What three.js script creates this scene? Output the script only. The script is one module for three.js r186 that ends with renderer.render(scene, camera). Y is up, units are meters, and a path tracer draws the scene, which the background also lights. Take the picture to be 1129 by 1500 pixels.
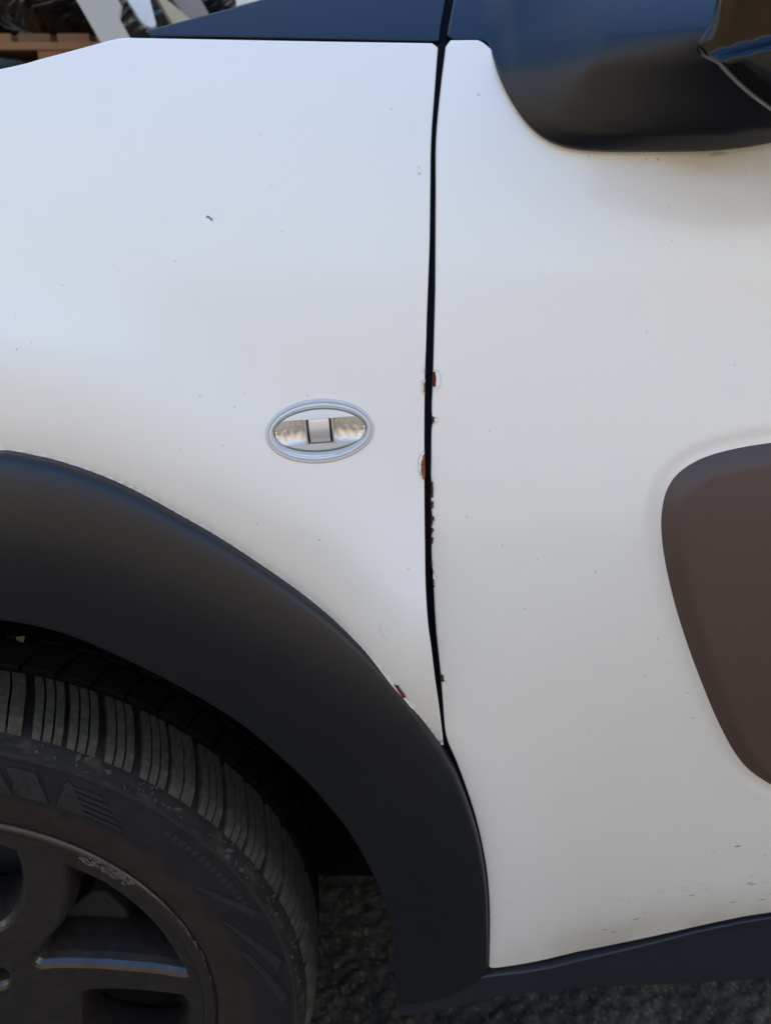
import * as THREE from 'three';
import { mergeGeometries, mergeVertices } from 'three/addons/utils/BufferGeometryUtils.js';

// ------------------------------------------------------------------ camera, sky, sun, exposure
const scene = new THREE.Scene();
const PITCH = THREE.MathUtils.degToRad(21), CAM = new THREE.Vector3(0, 1.05, 0.52);
const camera = new THREE.PerspectiveCamera(67, 770 / 1024, 0.02, 200);
camera.position.copy(CAM);
camera.rotation.set(-PITCH, 0, 0);
camera.focus = 0.56; camera.userData.fStop = 9;
const renderer = new THREE.WebGLRenderer({ antialias: true });
renderer.setSize(770, 1024);
renderer.toneMapping = THREE.LinearToneMapping;
renderer.toneMappingExposure = 1.99;
renderer.shadowMap.enabled = true;

const SUN = new THREE.Vector3(-0.35, 0.72, -0.82).normalize();
{ // clear sky seen from open shade: deep blue overhead, paler and hazier towards the horizon
  const w = 512, h = 256, data = new Float32Array(w * h * 4);
  for (let j = 0; j < h; j++) for (let i = 0; i < w; i++) {
    const el = ((j + 0.5) / h - 0.5) * Math.PI, e = Math.max(0, Math.sin(el));
    const az = ((i + 0.5) / w - 0.5) * 2 * Math.PI;
    const d = new THREE.Vector3(Math.cos(el) * Math.cos(az), Math.sin(el), Math.cos(el) * Math.sin(az));
    const glow = Math.pow(Math.max(0, d.dot(SUN)), 6) * 0.5;
    const k = Math.pow(1 - e, 1.5), o = (j * w + i) * 4;
    const g = el < 0 ? 0.45 : 1;
    data[o] = (0.07 + 1.36 * k + glow) * g; data[o + 1] = (0.29 + 1.12 * k + glow * 0.97) * g; data[o + 2] = (0.80 + 0.27 * k + glow * 0.85) * g; data[o + 3] = 1;
  }
  const sky = new THREE.DataTexture(data, w, h, THREE.RGBAFormat, THREE.FloatType);
  sky.mapping = THREE.EquirectangularReflectionMapping; sky.magFilter = THREE.LinearFilter; sky.minFilter = THREE.LinearFilter; sky.needsUpdate = true;
  scene.background = sky; scene.environment = sky; scene.backgroundIntensity = 1.0; scene.environmentIntensity = 1.0;
}
const sun = new THREE.DirectionalLight(new THREE.Color(1, 0.9, 0.74), 4.2);
sun.position.copy(SUN.clone().multiplyScalar(12)); sun.target.position.set(0, 0, 0);
sun.castShadow = true; sun.shadow.mapSize.set(2048, 2048);
Object.assign(sun.shadow.camera, { left: -7, right: 7, top: 7, bottom: -7, near: 0.5, far: 30 });
scene.add(sun, sun.target);

// ------------------------------------------------------------------ helpers
let seed = 7;
const rnd = () => { seed = (seed * 1664525 + 1013904223) >>> 0; return seed / 4294967296; };
const rr = (a, b) => a + (b - a) * rnd();
const ss = (a, b, x) => { const t = Math.min(1, Math.max(0, (x - a) / (b - a))); return t * t * (3 - 2 * t); };
const hash = (x, y) => { let n = (x * 374761393 + y * 668265263) | 0; n = Math.imul(n ^ (n >>> 13), 1274126177); return ((n ^ (n >>> 16)) >>> 0) / 4294967296; };
function vnoise(x, y) {
  const xi = Math.floor(x), yi = Math.floor(y), fx = x - xi, fy = y - yi, u = fx * fx * (3 - 2 * fx), v = fy * fy * (3 - 2 * fy);
  const a = hash(xi, yi), b = hash(xi + 1, yi), c = hash(xi, yi + 1), d = hash(xi + 1, yi + 1);
  return a + (b - a) * u + (c - a) * v + (a - b - c + d) * u * v;
}
const fbm = (x, y, n = 4) => { let s = 0, a = 0.5; for (let i = 0; i < n; i++) { s += a * vnoise(x, y); x = x * 2.03 + 17.1; y = y * 2.03 + 9.7; a *= 0.5; } return s; };
function worley(x, y) {
  const xi = Math.floor(x), yi = Math.floor(y); let d1 = 9, d2 = 9, id = 0;
  for (let j = -1; j <= 1; j++) for (let i = -1; i <= 1; i++) {
    const px = xi + i + hash(xi + i, yi + j), py = yi + j + hash(xi + i + 71, yi + j + 13), d = Math.hypot(px - x, py - y);
    if (d < d1) { d2 = d1; d1 = d; id = hash(xi + i + 5, yi + j + 3); } else if (d < d2) d2 = d;
  }
  return [d1, d2, id];
}
function dataTex(w, h, f, srgb, wrap = true) {
  const data = new Uint8Array(w * h * 4);
  for (let j = 0; j < h; j++) for (let i = 0; i < w; i++) {
    const c = f(i / w, j / h, i, j), o = (j * w + i) * 4;
    data[o] = Math.max(0, Math.min(255, c[0] * 255)); data[o + 1] = Math.max(0, Math.min(255, c[1] * 255)); data[o + 2] = Math.max(0, Math.min(255, c[2] * 255)); data[o + 3] = 255;
  }
  const t = new THREE.DataTexture(data, w, h); if (srgb) t.colorSpace = THREE.SRGBColorSpace;
  t.magFilter = THREE.LinearFilter; t.minFilter = THREE.LinearMipmapLinearFilter; t.generateMipmaps = true;
  t.wrapS = t.wrapT = wrap ? THREE.RepeatWrapping : THREE.ClampToEdgeWrapping; t.needsUpdate = true; return t;
}
const lin = (r, g, b) => new THREE.Color().setRGB(r, g, b);
const used = {};
const numbered = (n) => { const k = used[n] = (used[n] ?? -1) + 1; return k ? `${n}_${String(k).padStart(3, '0')}` : n; };
function thing(name, label, category, pos = [0, 0, 0], turn = 0, group) {
  const o = new THREE.Group(); o.name = numbered(name); o.position.set(...pos); o.rotation.y = turn;
  o.userData = { label, category }; if (group) o.userData.group = group; scene.add(o); return o;
}
function mesh(name, geo, mat, parent, label) {
  const m = new THREE.Mesh(geo, mat); m.name = name; m.castShadow = m.receiveShadow = true; if (label) m.userData.label = label; parent.add(m); return m;
}
function struct(name, geo, mat) { const m = mesh(name, geo, mat, scene); m.userData.kind = 'structure'; return m; }
function box(w, h, d, x = 0, y = 0, z = 0) { const g = new THREE.BoxGeometry(w, h, d); g.translate(x, y, z); return g; }
function merge(list) { return mergeGeometries(list.map((g) => { const q = g.index ? g.toNonIndexed() : g; for (const k of Object.keys(q.attributes)) if (!['position', 'normal', 'uv'].includes(k)) q.deleteAttribute(k); return q; })); }

// ------------------------------------------------------------------ the body side of the car: z as a function of x (along the car) and y (up)
const FWD = new THREE.Vector3(0, -Math.sin(PITCH), -Math.cos(PITCH)), UPV = new THREE.Vector3(0, Math.cos(PITCH), -Math.sin(PITCH)), FPX = 750 / Math.tan(THREE.MathUtils.degToRad(33.5));
const Z0 = 0.045, WC = { x: -0.401, y: 0.346, z: 0.013, turn: 4.4 };
const BELT = 1.128;
function S(x, y) {
  let z = Z0;
  const t = Math.max(0, y - 0.84), b = Math.max(0, 0.90 - y), k = ss(-0.02, 0.2, x);
  z -= 0.62 * t * t; z -= (0.20 + 0.30 * k) * (b < 0.2 ? b * b : 0.4 * b - 0.04);
  const f = Math.max(0, -x - 0.2); z -= 0.22 * f * f;
  return z;
}
const TRIM = (x, y) => { const o = y - BELT; return o < 0 ? S(x, y) : S(x, BELT) - 0.40 * o - 0.55 * o * o / (o + 0.02); };
function ray(u, v) { const a = (u - 564.5) / FPX, b = (750 - v) / FPX; return new THREE.Vector3(a, 0, 0).addScaledVector(UPV, b).add(FWD); }
function P(u, v, zf = S) { // the point of a surface that a measured outline point belongs to
  const d = ray(u, v), f = (t) => CAM.z + d.z * t - zf(CAM.x + d.x * t, CAM.y + d.y * t); // positive in front of the surface
  let a = 0.1, b = 0.1; while (f(b) > 0 && b < 4) { a = b; b += 0.01; }
  for (let i = 0; i < 40; i++) { const m = (a + b) / 2; if (f(m) > 0) a = m; else b = m; }
  return [CAM.x + d.x * a, CAM.y + d.y * a];
}
const px = (list, zf) => list.map(([u, v]) => P(u, v, zf));
// a smooth open curve through points, resampled
function curve(pts, n = 6, tension = 0.5) {
  const out = [];
  for (let i = 0; i < pts.length - 1; i++) {
    const p0 = pts[Math.max(0, i - 1)], p1 = pts[i], p2 = pts[i + 1], p3 = pts[Math.min(pts.length - 1, i + 2)];
    for (let k = 0; k < n; k++) {
      const t = k / n, t2 = t * t, t3 = t2 * t;
      out.push([0, 1].map((c) => 0.5 * (2 * p1[c] + (p2[c] - p0[c]) * t + (2 * p0[c] - 5 * p1[c] + 4 * p2[c] - p3[c]) * t2 + (3 * p1[c] - p0[c] - 3 * p2[c] + p3[c]) * t3)));
    }
  }
  out.push(pts[pts.length - 1]); return out;
}
function segDist(pts, closed, x, y) {
  let m = 1e9; const n = pts.length;
  for (let i = 0, e = closed ? n : n - 1; i < e; i++) {
    const a = pts[i], b = pts[(i + 1) % n], ex = b[0] - a[0], ey = b[1] - a[1], wx = x - a[0], wy = y - a[1];
    const t = Math.max(0, Math.min(1, (wx * ex + wy * ey) / (ex * ex + ey * ey + 1e-14))), dx = wx - t * ex, dy = wy - t * ey, d = dx * dx + dy * dy;
    if (d < m) m = d;
  }
  return Math.sqrt(m);
}
function inside(pts, x, y) {
  let c = false;
  for (let i = 0, j = pts.length - 1; i < pts.length; j = i++) { const a = pts[i], b = pts[j]; if ((a[1] > y) !== (b[1] > y) && x < (b[0] - a[0]) * (y - a[1]) / (b[1] - a[1]) + a[0]) c = !c; }
  return c;
}
// A pressed panel: the outline filled with a fine grid on z(x, y, distance to the edge), its edge rounded with radius r and turned in by flange
const UV0 = [-0.62, 0.28], UVS = [1.24, 0.93];
function panel({ poly, hole, z, r = 0.0025, flange = 0.012, cell = 0.005, uvScale }) {
  const sd0 = (x, y) => (inside(poly, x, y) ? 1 : -1) * segDist(poly, true, x, y);
  const sd = hole ? (x, y) => Math.min(sd0(x, y), hole(x, y)) : sd0;
  const zf = z.length > 2 ? (x, y) => z(x, y, sd(x, y)) : z;
  let x0 = 1e9, x1 = -1e9, y0 = 1e9, y1 = -1e9;
  for (const [x, y] of poly) { x0 = Math.min(x0, x); x1 = Math.max(x1, x); y0 = Math.min(y0, y); y1 = Math.max(y1, y); }
  x0 -= cell * 1.37; y0 -= cell * 1.37; const nx = Math.ceil((x1 - x0) / cell) + 2, ny = Math.ceil((y1 - y0) / cell) + 2;
  const val = new Float64Array((nx + 1) * (ny + 1));
  for (let j = 0; j <= ny; j++) for (let i = 0; i <= nx; i++) val[j * (nx + 1) + i] = sd(x0 + i * cell, y0 + j * cell) - r;
  const pos = [], nor = [], uv = [], idx = [], cache = new Map(), H = 0.0006;
  const normalAt = (x, y) => { const a = (zf(x + H, y) - zf(x - H, y)) / (2 * H), b = (zf(x, y + H) - zf(x, y - H)) / (2 * H), l = Math.hypot(a, b, 1); return [-a / l, -b / l, 1 / l]; };
  const add = (p, n, u) => { pos.push(...p); nor.push(...n); uv.push(...(uvScale ? [u[0] / uvScale, u[1] / uvScale] : [(u[0] - UV0[0]) / UVS[0], (u[1] - UV0[1]) / UVS[1]])); return pos.length / 3 - 1; };
  const gridV = (i, j) => { const k = 'g' + i + '_' + j; if (cache.has(k)) return cache.get(k); const x = x0 + i * cell, y = y0 + j * cell, v = add([x, y, zf(x, y)], normalAt(x, y), [x, y]); cache.set(k, v); return v; };
  const edge = new Map();
  const edgeV = (i, j, i2, j2) => {
    if (j2 < j || i2 < i) [i, j, i2, j2] = [i2, j2, i, j];
    const k = 'e' + i + '_' + j + '_' + i2 + '_' + j2; if (cache.has(k)) return cache.get(k);
    const a = val[j * (nx + 1) + i], b = val[j2 * (nx + 1) + i2], t = a / (a - b);
    let x = x0 + (i + (i2 - i) * t) * cell, y = y0 + (j + (j2 - j) * t) * cell, g = [0, 0];
    for (let q = 0; q < 2; q++) {
      const e = 0.0004, gx = (sd(x + e, y) - sd(x - e, y)) / (2 * e), gy = (sd(x, y + e) - sd(x, y - e)) / (2 * e), l = Math.hypot(gx, gy) || 1; g = [gx / l, gy / l];
      if (q === 0) { const d = sd(x, y) - r, s = Math.max(-cell, Math.min(cell, d)); x -= g[0] * s; y -= g[1] * s; }
    }
    const n = normalAt(x, y), v = add([x, y, zf(x, y)], n, [x, y]); cache.set(k, v);
    const ring = [v], out = [-g[0], -g[1], 0], z00 = zf(x, y), K = 4;
    for (let q = 1; q <= K; q++) {
      const a = q / K * Math.PI / 2, o = r * Math.sin(a), dn = r * (1 - Math.cos(a));
      const p = [x + out[0] * o, y + out[1] * o, z00 - (n[0] * out[0] + n[1] * out[1]) / n[2] * o - dn];
      const m = [n[0] * Math.cos(a) + out[0] * Math.sin(a), n[1] * Math.cos(a) + out[1] * Math.sin(a), n[2] * Math.cos(a)], l = Math.hypot(...m);
      ring.push(add(p, m.map((c) => c / l), [p[0], p[1]]));
    }
    const L = ring[K] * 3, lp = pos.slice(L, L + 3);
    ring.push(add(lp, out, [lp[0], lp[1]])); ring.push(add([lp[0], lp[1], lp[2] - flange], out, [lp[0], lp[1]]));
    edge.set(v, ring); return v;
  };
  const tri = (a, b, c) => { if (a !== b && b !== c && a !== c) idx.push(a, b, c); };
  for (let j = 0; j < ny; j++) for (let i = 0; i < nx; i++) {
    const C = [[i, j], [i + 1, j], [i + 1, j + 1], [i, j + 1]], inn = C.map(([a, b]) => val[b * (nx + 1) + a] > 0);
    const n = inn.filter(Boolean).length; if (!n) continue;
    const loop = [], cuts = [];
    for (let q = 0; q < 4; q++) {
      const A = C[q], B = C[(q + 1) % 4];
      if (inn[q]) loop.push(gridV(...A));
      if (inn[q] !== inn[(q + 1) % 4]) { const v = edgeV(...A, ...B); loop.push(v); cuts.push([v, inn[q]]); }
    }
    for (let q = 1; q < loop.length - 1; q++) tri(loop[0], loop[q], loop[q + 1]);
    for (let q = 0; q < cuts.length; q++) if (cuts[q][1]) { // leaving the panel here, coming back at the next cut
      const a = edge.get(cuts[q][0]), b = edge.get(cuts[(q + 1) % cuts.length][0]);
      for (let k = 0; k < a.length - 1; k++) { if (k === 4) continue; idx.push(a[k], a[k + 1], b[k], b[k], a[k + 1], b[k + 1]); }
    }
  }
  const g = new THREE.BufferGeometry();
  g.setAttribute('position', new THREE.Float32BufferAttribute(pos, 3)); g.setAttribute('normal', new THREE.Float32BufferAttribute(nor, 3)); g.setAttribute('uv', new THREE.Float32BufferAttribute(uv, 2)); g.setIndex(idx);
  return g;
}

// ------------------------------------------------------------------ materials
const toUV = (u, v) => { const [x, y] = P(u, v); return [(x - UV0[0]) / UVS[0], (y - UV0[1]) / UVS[1]]; };
const TW = 2048, TH = 1536;
const paintTex = (() => {
  const base = new Float32Array(TW * TH * 3);
  const door0 = P(720, 1415), door1 = P(1129, 1335);
  for (let j = 0; j < TH; j++) for (let i = 0; i < TW; i++) {
    const x = UV0[0] + i / TW * UVS[0], y = UV0[1] + j / TH * UVS[1], o = (j * TW + i) * 3;
    let c = 0.955 + 0.010 * (fbm(x * 9, y * 9) - 0.5) + 0.008 * (fbm(x * 60 + 9, y * 60) - 0.5), r = c, g = c, b = c * 0.985;
    // road film that gathers along the bottom of the door
    const yb = door0[1] + (x - door0[0]) * (door1[1] - door0[1]) / (door1[0] - door0[0]);
    const film = (x > door0[0] - 0.02 ? 1 : 0) * (Math.exp(-Math.max(0, y - yb) / 0.035) * (0.35 + 0.9 * fbm(x * 40, y * 16 + 4)) * (0.35 + 0.65 * ss(0.1, 0.28, x)));
    r *= 1 - 0.18 * film; g *= 1 - 0.20 * film; b *= 1 - 0.25 * film;
    const sp = hash(i * 3 + 1, j * 5 + 2); // fine specks, denser low down
    if (sp > 1 - 0.00004 * (1 + 5 * Math.exp(-Math.max(0, y - yb) / 0.08))) { const k = 0.55 + 0.35 * hash(i, j); r *= k; g *= k * 0.97; b *= k * 0.92; }
    base[o] = r; base[o + 1] = g; base[o + 2] = b;
  }
  const spot = (u, v, lx, ly, ang, col, a) => { // a soft-edged mark, sizes in pixels of the texture
    const [cu, cv] = toUV(u, v), ci = cu * TW, cj = cv * TH, R = Math.ceil(Math.max(lx, ly) * 1.6) + 1, ca = Math.cos(ang), sa = Math.sin(ang);
    for (let j = -R; j <= R; j++) for (let i = -R; i <= R; i++) {
      const I = Math.round(ci) + i, J = Math.round(cj) + j; if (I < 0 || J < 0 || I >= TW || J >= TH) continue;
      const X = (I - ci) * ca + (J - cj) * sa, Y = -(I - ci) * sa + (J - cj) * ca, q = Math.hypot(X / lx, Y / ly) + 0.35 * (hash(I, J) - 0.5);
      const k = a * (1 - ss(0.6, 1.25, q)); if (k <= 0) continue; const o = (J * TW + I) * 3;
      for (let c = 0; c < 3; c++) base[o + c] = base[o + c] * (1 - k) + col[c] * k;
    }
  };
  const dk = [0.16, 0.15, 0.16], gr = [0.45, 0.44, 0.45], br = [0.5, 0.38, 0.27];
  spot(305, 319, 2.3, 1.1, -0.2, dk, 0.9); spot(309, 322, 1.9, 1.0, -0.7, dk, 0.85);
  for (const [u, v, s] of [[613, 255, 1.6], [612, 246, 1], [572, 160, 1.2], [30, 511, 1.2], [256, 383, 1], [92, 418, .9], [468, 786, 1.2], [377, 765, 1], [597, 823, 1.1], [716, 632, .9], [683, 758, 1], [735, 800, 1.1], [808, 1180, 1], [767, 893, 1], [862, 1072, 1.2], [744, 1305, 1], [846, 1263, 1.2], [871, 838, 1.1], [786, 820, .9], [962, 936, 1.2], [974, 973, 1.2], [1005, 1016, 1.4], [1013, 1052, 1.5], [942, 990, 1], [992, 1142, 1.1], [1043, 1247, 2], [1090, 1252, 1.3], [1120, 1253, 1.8], [1014, 1270, 1.3], [1000, 1256, 1], [1098, 1284, 1.6], [1112, 1300, 1.2], [1060, 1310, 1], [788, 1371, 1.5], [721, 1350, 1.2], [790, 1352, 1], [862, 230, 1.2], [962, 234, 1.4], [945, 234, .9], [700, 140, 1]]) spot(u, v, s * 0.8, s * rr(0.6, 0.9), rr(0, 3), rnd() < 0.6 ? gr : br, 0.5);
  for (const [u, v, l] of [[1079, 1240, 4.5], [930, 1347, 7], [898, 1366, 5], [884, 1362, 4], [1101, 1296, 6], [1072, 1322, 5], [1096, 1294, 5], [1012, 1312, 4], [1115, 1318, 6]]) spot(u, v, l, 1.3, 0.35, l === 4.5 ? dk : gr, 0.75);
  for (let i = 0; i < 26; i++) spot(rr(900, 1129), rr(1290, 1375), rr(2, 7), 0.9, rr(0.15, 0.55), [0.6, 0.58, 0.55], 0.35);
  for (let i = 0; i < 30; i++) spot(rr(0, 1129), rr(70, 1400), rr(0.6, 0.9), rr(0.6, 0.9), 0, [0.66, 0.63, 0.6], 0.5);
  for (let i = 0; i < 22; i++) spot(rr(980, 1129), rr(226, 262), rr(8, 30), rr(6, 14), rr(-0.1, 0.1), [0.88, 0.85, 0.78], 0.12);
  spot(1050, 226, 9, 2, 0.1, gr, 0.35);
  for (const [u, v, l, a] of [[558, 913, 9, -1.1], [563, 922, 6, -0.9], [556, 905, 4, -1.4], [509, 845, 3, -0.5]]) spot(u, v, l, 0.7, a, [0.80, 0.79, 0.78], 0.45);
  const t = dataTex(TW, TH, (u, v, i, j) => { const o = (j * TW + i) * 3; return [base[o], base[o + 1], base[o + 2]]; }, true);
  t.wrapS = t.wrapT = THREE.MirroredRepeatWrapping; return t;
})();
const grainTex = dataTex(512, 512, (u, v, i, j) => { const a = 0.5 * hash(i, j) + 0.5 * hash(i >> 1, j >> 1); return [a, a, a]; }, false);
const plasticTex = (() => { // black trim plastic: fine grain, greyed patches, dust, a few pale nicks and scratches
  const N = 1024, A = new Float32Array(N * N);
  for (let j = 0; j < N; j++) for (let i = 0; i < N; i++) { const u = i / N, v = j / N; A[j * N + i] = 0.34 + 0.05 * (fbm(u * 9, v * 9, 5) - 0.5) + 0.03 * (hash(i, j) - 0.5) + 0.10 * Math.max(0, fbm(u * 40 + 3, v * 40, 3) - 0.58); }
  for (let n = 0; n < 620; n++) { const i = Math.floor(rr(3, N - 4)), j = Math.floor(rr(3, N - 4)), k = rr(0.05, 0.26) * (rnd() < 0.10 ? 2 : 1), w = rnd() < 0.3 ? 2 : 1; for (let b = 0; b <= w; b++) for (let a = 0; a <= w + (rnd() < 0.4 ? 1 : 0); a++) A[(j + b) * N + i + a] += k * rr(0.5, 1); }
  for (let n = 0; n < 70; n++) { let x = rr(0, N), y = rr(0, N); const a = rr(0, 6.3), l = rr(8, 40), k = rr(0.05, 0.20); for (let q = 0; q < l; q++) { const i = Math.floor(x) & (N - 1), j = Math.floor(y) & (N - 1); A[j * N + i] += k * rr(0.3, 1); x += Math.cos(a + 0.3 * Math.sin(q * 0.2)); y += Math.sin(a); } }
  return dataTex(N, N, (u, v, i, j) => { const c = A[j * N + i]; return [c, c, c * 0.99]; }, true);
})();
const paint = new THREE.MeshPhysicalMaterial({ map: paintTex, color: lin(0.875, 0.880, 0.862), roughness: 0.5, clearcoat: 0.8, clearcoatRoughness: 0.12 });
const trimMat = new THREE.MeshStandardMaterial({ color: lin(0.075, 0.082, 0.108), map: plasticTex, roughness: 0.45, bumpMap: grainTex, bumpScale: 0.00006 });
const sailMat = new THREE.MeshStandardMaterial({ color: lin(0.012, 0.020, 0.050), map: plasticTex, roughness: 0.44, bumpMap: grainTex, bumpScale: 0.00004 });
const gloss = new THREE.MeshPhysicalMaterial({ color: lin(0.005, 0.005, 0.005), roughness: 0.07, specularIntensity: 0.7 });
const sillMat = new THREE.MeshStandardMaterial({ color: lin(0.13, 0.155, 0.205), map: plasticTex, roughness: 0.5, bumpMap: grainTex, bumpScale: 0.00006 });
const bumpMat = new THREE.MeshStandardMaterial({ color: lin(0.074, 0.050, 0.041), roughness: 0.65, bumpMap: grainTex, bumpScale: 0.00005 });
const rubber = new THREE.MeshPhysicalMaterial({ color: lin(0.003, 0.0035, 0.009), roughness: 0.8, specularIntensity: 0.35 });
const black = new THREE.MeshPhysicalMaterial({ color: lin(0.003, 0.003, 0.003), roughness: 0.95, specularIntensity: 0.1 });
const primer = new THREE.MeshStandardMaterial({ color: lin(0.84, 0.82, 0.78), roughness: 0.6 });
const rustMats = [lin(0.15, 0.030, 0.016), lin(0.55, 0.20, 0.035), lin(0.26, 0.075, 0.02)].map((c) => new THREE.MeshStandardMaterial({ color: c, roughness: 0.9, bumpMap: grainTex, bumpScale: 0.0004, map: dataTex(64, 64, (u, v, i, j) => { const k = 0.55 + 0.6 * fbm(u * 10, v * 10); return [k, k * (0.85 + 0.2 * hash(i, j)), k]; }, true) }));

// ------------------------------------------------------------------ ground
const GY = WC.y - 0.337;
const asphaltTex = dataTex(1024, 1024, (u, v, i, j) => {
  const n = fbm(u * 8, v * 8, 5), w = worley(u * 90, v * 90), k = 0.20 + 0.22 * n + 0.28 * (w[2] - 0.4) * ss(0.5, 0.2, w[0]) + 0.06 * (hash(i, j) - 0.5);
  return [k * 1.03, k, k * 0.93];
}, true);
const asphalt = new THREE.MeshStandardMaterial({ map: asphaltTex, color: lin(0.62, 0.59, 0.54), roughness: 0.95 });
const yardTex = dataTex(1024, 1024, (u, v, i, j) => { const n = fbm(u * 10, v * 10, 5), k = 0.56 + 0.25 * (n - 0.5) + 0.08 * (hash(i, j) - 0.5); return [k * 1.06, k * 0.96, k * 0.82]; }, true);
const yardMat = new THREE.MeshStandardMaterial({ map: yardTex, color: lin(1.0, 1.0, 1.0), roughness: 0.95 });
{
  const g = new THREE.PlaneGeometry(120, 120); g.rotateX(-Math.PI / 2); g.translate(0, GY - 0.010, 0);
  const uv = g.attributes.uv; for (let i = 0; i < uv.count; i++) uv.setXY(i, uv.getX(i) * 80, uv.getY(i) * 80);
  struct('ground', g, yardMat);
  // the rough asphalt the car stands on, its stones standing proud
  const W = 3.4, D = 3.2, cx = 0.1, cz = 0.15, nx = 560, nz = 540, pos = [], uvs = [], idx = [];
  for (let j = 0; j <= nz; j++) for (let i = 0; i <= nx; i++) {
    const x = cx + (i / nx - 0.5) * W, z = cz + (j / nz - 0.5) * D, w = worley(x * 55, z * 55), w2 = worley(x * 120 + 7, z * 120);
    const e = ss(0, 0.04, Math.min(i / nx, 1 - i / nx)) * ss(0, 0.04, Math.min(j / nz, 1 - j / nz));
    const h = 0.009 * (1 - Math.min(1, w[0] * 1.25)) * (0.35 + 0.65 * w[2]) + 0.003 * (1 - w2[0]) + 0.012 * (fbm(x * 6, z * 6) - 0.4);
    pos.push(x, GY - 0.005 + Math.max(-0.004, h * e), z); uvs.push(x / 0.6, z / 0.6);
  }
  for (let j = 0; j < nz; j++) for (let i = 0; i < nx; i++) { const a = j * (nx + 1) + i, b = a + 1, c = a + nx + 1, d = c + 1; idx.push(a, c, b, b, c, d); }
  const q = new THREE.BufferGeometry(); q.setAttribute('position', new THREE.Float32BufferAttribute(pos, 3)); q.setAttribute('uv', new THREE.Float32BufferAttribute(uvs, 2)); q.setIndex(idx); q.computeVertexNormals();
  struct('asphalt_patch', q, asphalt);
}

// ------------------------------------------------------------------ the car
const car = thing('car', 'white car with black plastic wheel arch trim and rust along the front door gap', 'car');
const mirrorX = (p) => [2 * WC.x - p[0], p[1]];

const fenderRight = [[642.5, 58], [641.6, 65], [636.7, 131], [631.5, 205], [630.2, 280], [629.2, 354], [627.2, 410], [625, 466], [624, 505], [622.6, 540], [621.8, 580], [621.3, 660], [621.3, 740], [621.6, 793], [622, 847], [625.3, 900], [630.7, 940], [636.3, 988], [642.7, 1033], [648, 1078], [649.6, 1097]];
const doorLeft = [[654.3, 58], [653.3, 67], [645.3, 131], [638.8, 205], [638.4, 280], [638, 354], [637.6, 429], [636.2, 485], [635.1, 530], [634.6, 552], [633.5, 575], [632.6, 607], [632.0, 660], [631.2, 713], [631.6, 767], [632.6, 820], [635.8, 873], [637, 900], [640, 940], [645.3, 988], [649, 1033], [653.9, 1082], [668.8, 1119], [683.8, 1160], [696.8, 1201], [708, 1250], [714.8, 1298], [717.2, 1351], [716, 1421]];
const archOuter = [[0, 663], [50, 673], [86, 682], [144, 702], [201, 728], [259, 760], [317, 793], [374, 830], [432, 870], [489, 914], [547, 968], [604, 1035], [645, 1094]];
const archOuterLow = [[668, 1135], [684, 1175], [698, 1218], [707, 1258], [713, 1303], [715, 1350], [714.6, 1423]];
const archInner = [[0, 913], [58, 923], [115, 940], [177, 967], [240, 997], [300, 1030], [354, 1064], [400, 1102], [443, 1141], [469, 1168], [500, 1204], [522, 1236], [540, 1268], [555, 1298], [566, 1332], [573.6, 1369], [576.8, 1407], [578.3, 1444], [579.5, 1470]];

const gapR = curve(px(fenderRight), 4), doorL = curve(px(doorLeft), 4);
// bites out of the door edge where the paint has flaked
for (const [v0, v1, k] of [[706, 728, 1.6], [742, 756, 1.2], [764, 776, 2.2], [790, 806, 1.5], [838, 852, 3.2], [611, 619, 2.0]]) { const a = P(632, v0)[1], b = P(632, v1)[1]; for (const p of doorL) if (p[1] < a && p[1] > b) p[0] += k * 0.00045 * rr(0.6, 1.2); }
const ARCHO = (x, y) => S(x, y) + 0.006, aO = curve(px(archOuter, ARCHO), 5), aOL = curve(px(archOuterLow, ARCHO), 5), aI = curve(px(archInner, (x, y) => S(x, y) + 0.012), 4);

// front wing
const lift = [...aO, ...aOL.slice(0, 3)].map(([x, y]) => [x - 0.0012, y - 0.0024]);
const noseTop = [[-0.95, 0.86], [-0.86, 0.975], [-0.7, 1.045], [-0.5, 1.088], [-0.34, 1.112]];
const fenderPoly = [...curve([...noseTop, P(0, 101), P(60, 86), P(120, 70), P(168, 57), P(186, 55)], 5), ...px([[320, 57.5], [480, 60.5], [640, 63]]), ...gapR.slice(3),
  ...lift.slice().reverse().filter((p) => p[1] > gapR[gapR.length - 1][1] - 0.002), ...lift.map(mirrorX).filter((p) => p[1] > 0.62), [-0.955, 0.62]];
const dentY = P(600, 830), dentC = P(612, 935);
const FENDER = (x, y, d) => {
  const dArch = segDist(aO, false, x, y), dGap = segDist(gapR, false, x, y);
  let z = S(x, y) - 0.0035 * Math.exp(-dArch / 0.014) + 0.006 * Math.exp(-((dArch - 0.05) ** 2) / 0.0018);
  z += 0.0130 * Math.exp(-((x - dentC[0]) ** 2) / 0.0020 - ((y - dentC[1]) ** 2) / 0.0075); // the rear corner knocked outwards
  z -= 0.0018 * Math.exp(-((dGap - 0.004) ** 2) / 0.00012) * Math.exp(-((y - dentY[1]) ** 2) / 0.012);
  return z;
};
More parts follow.
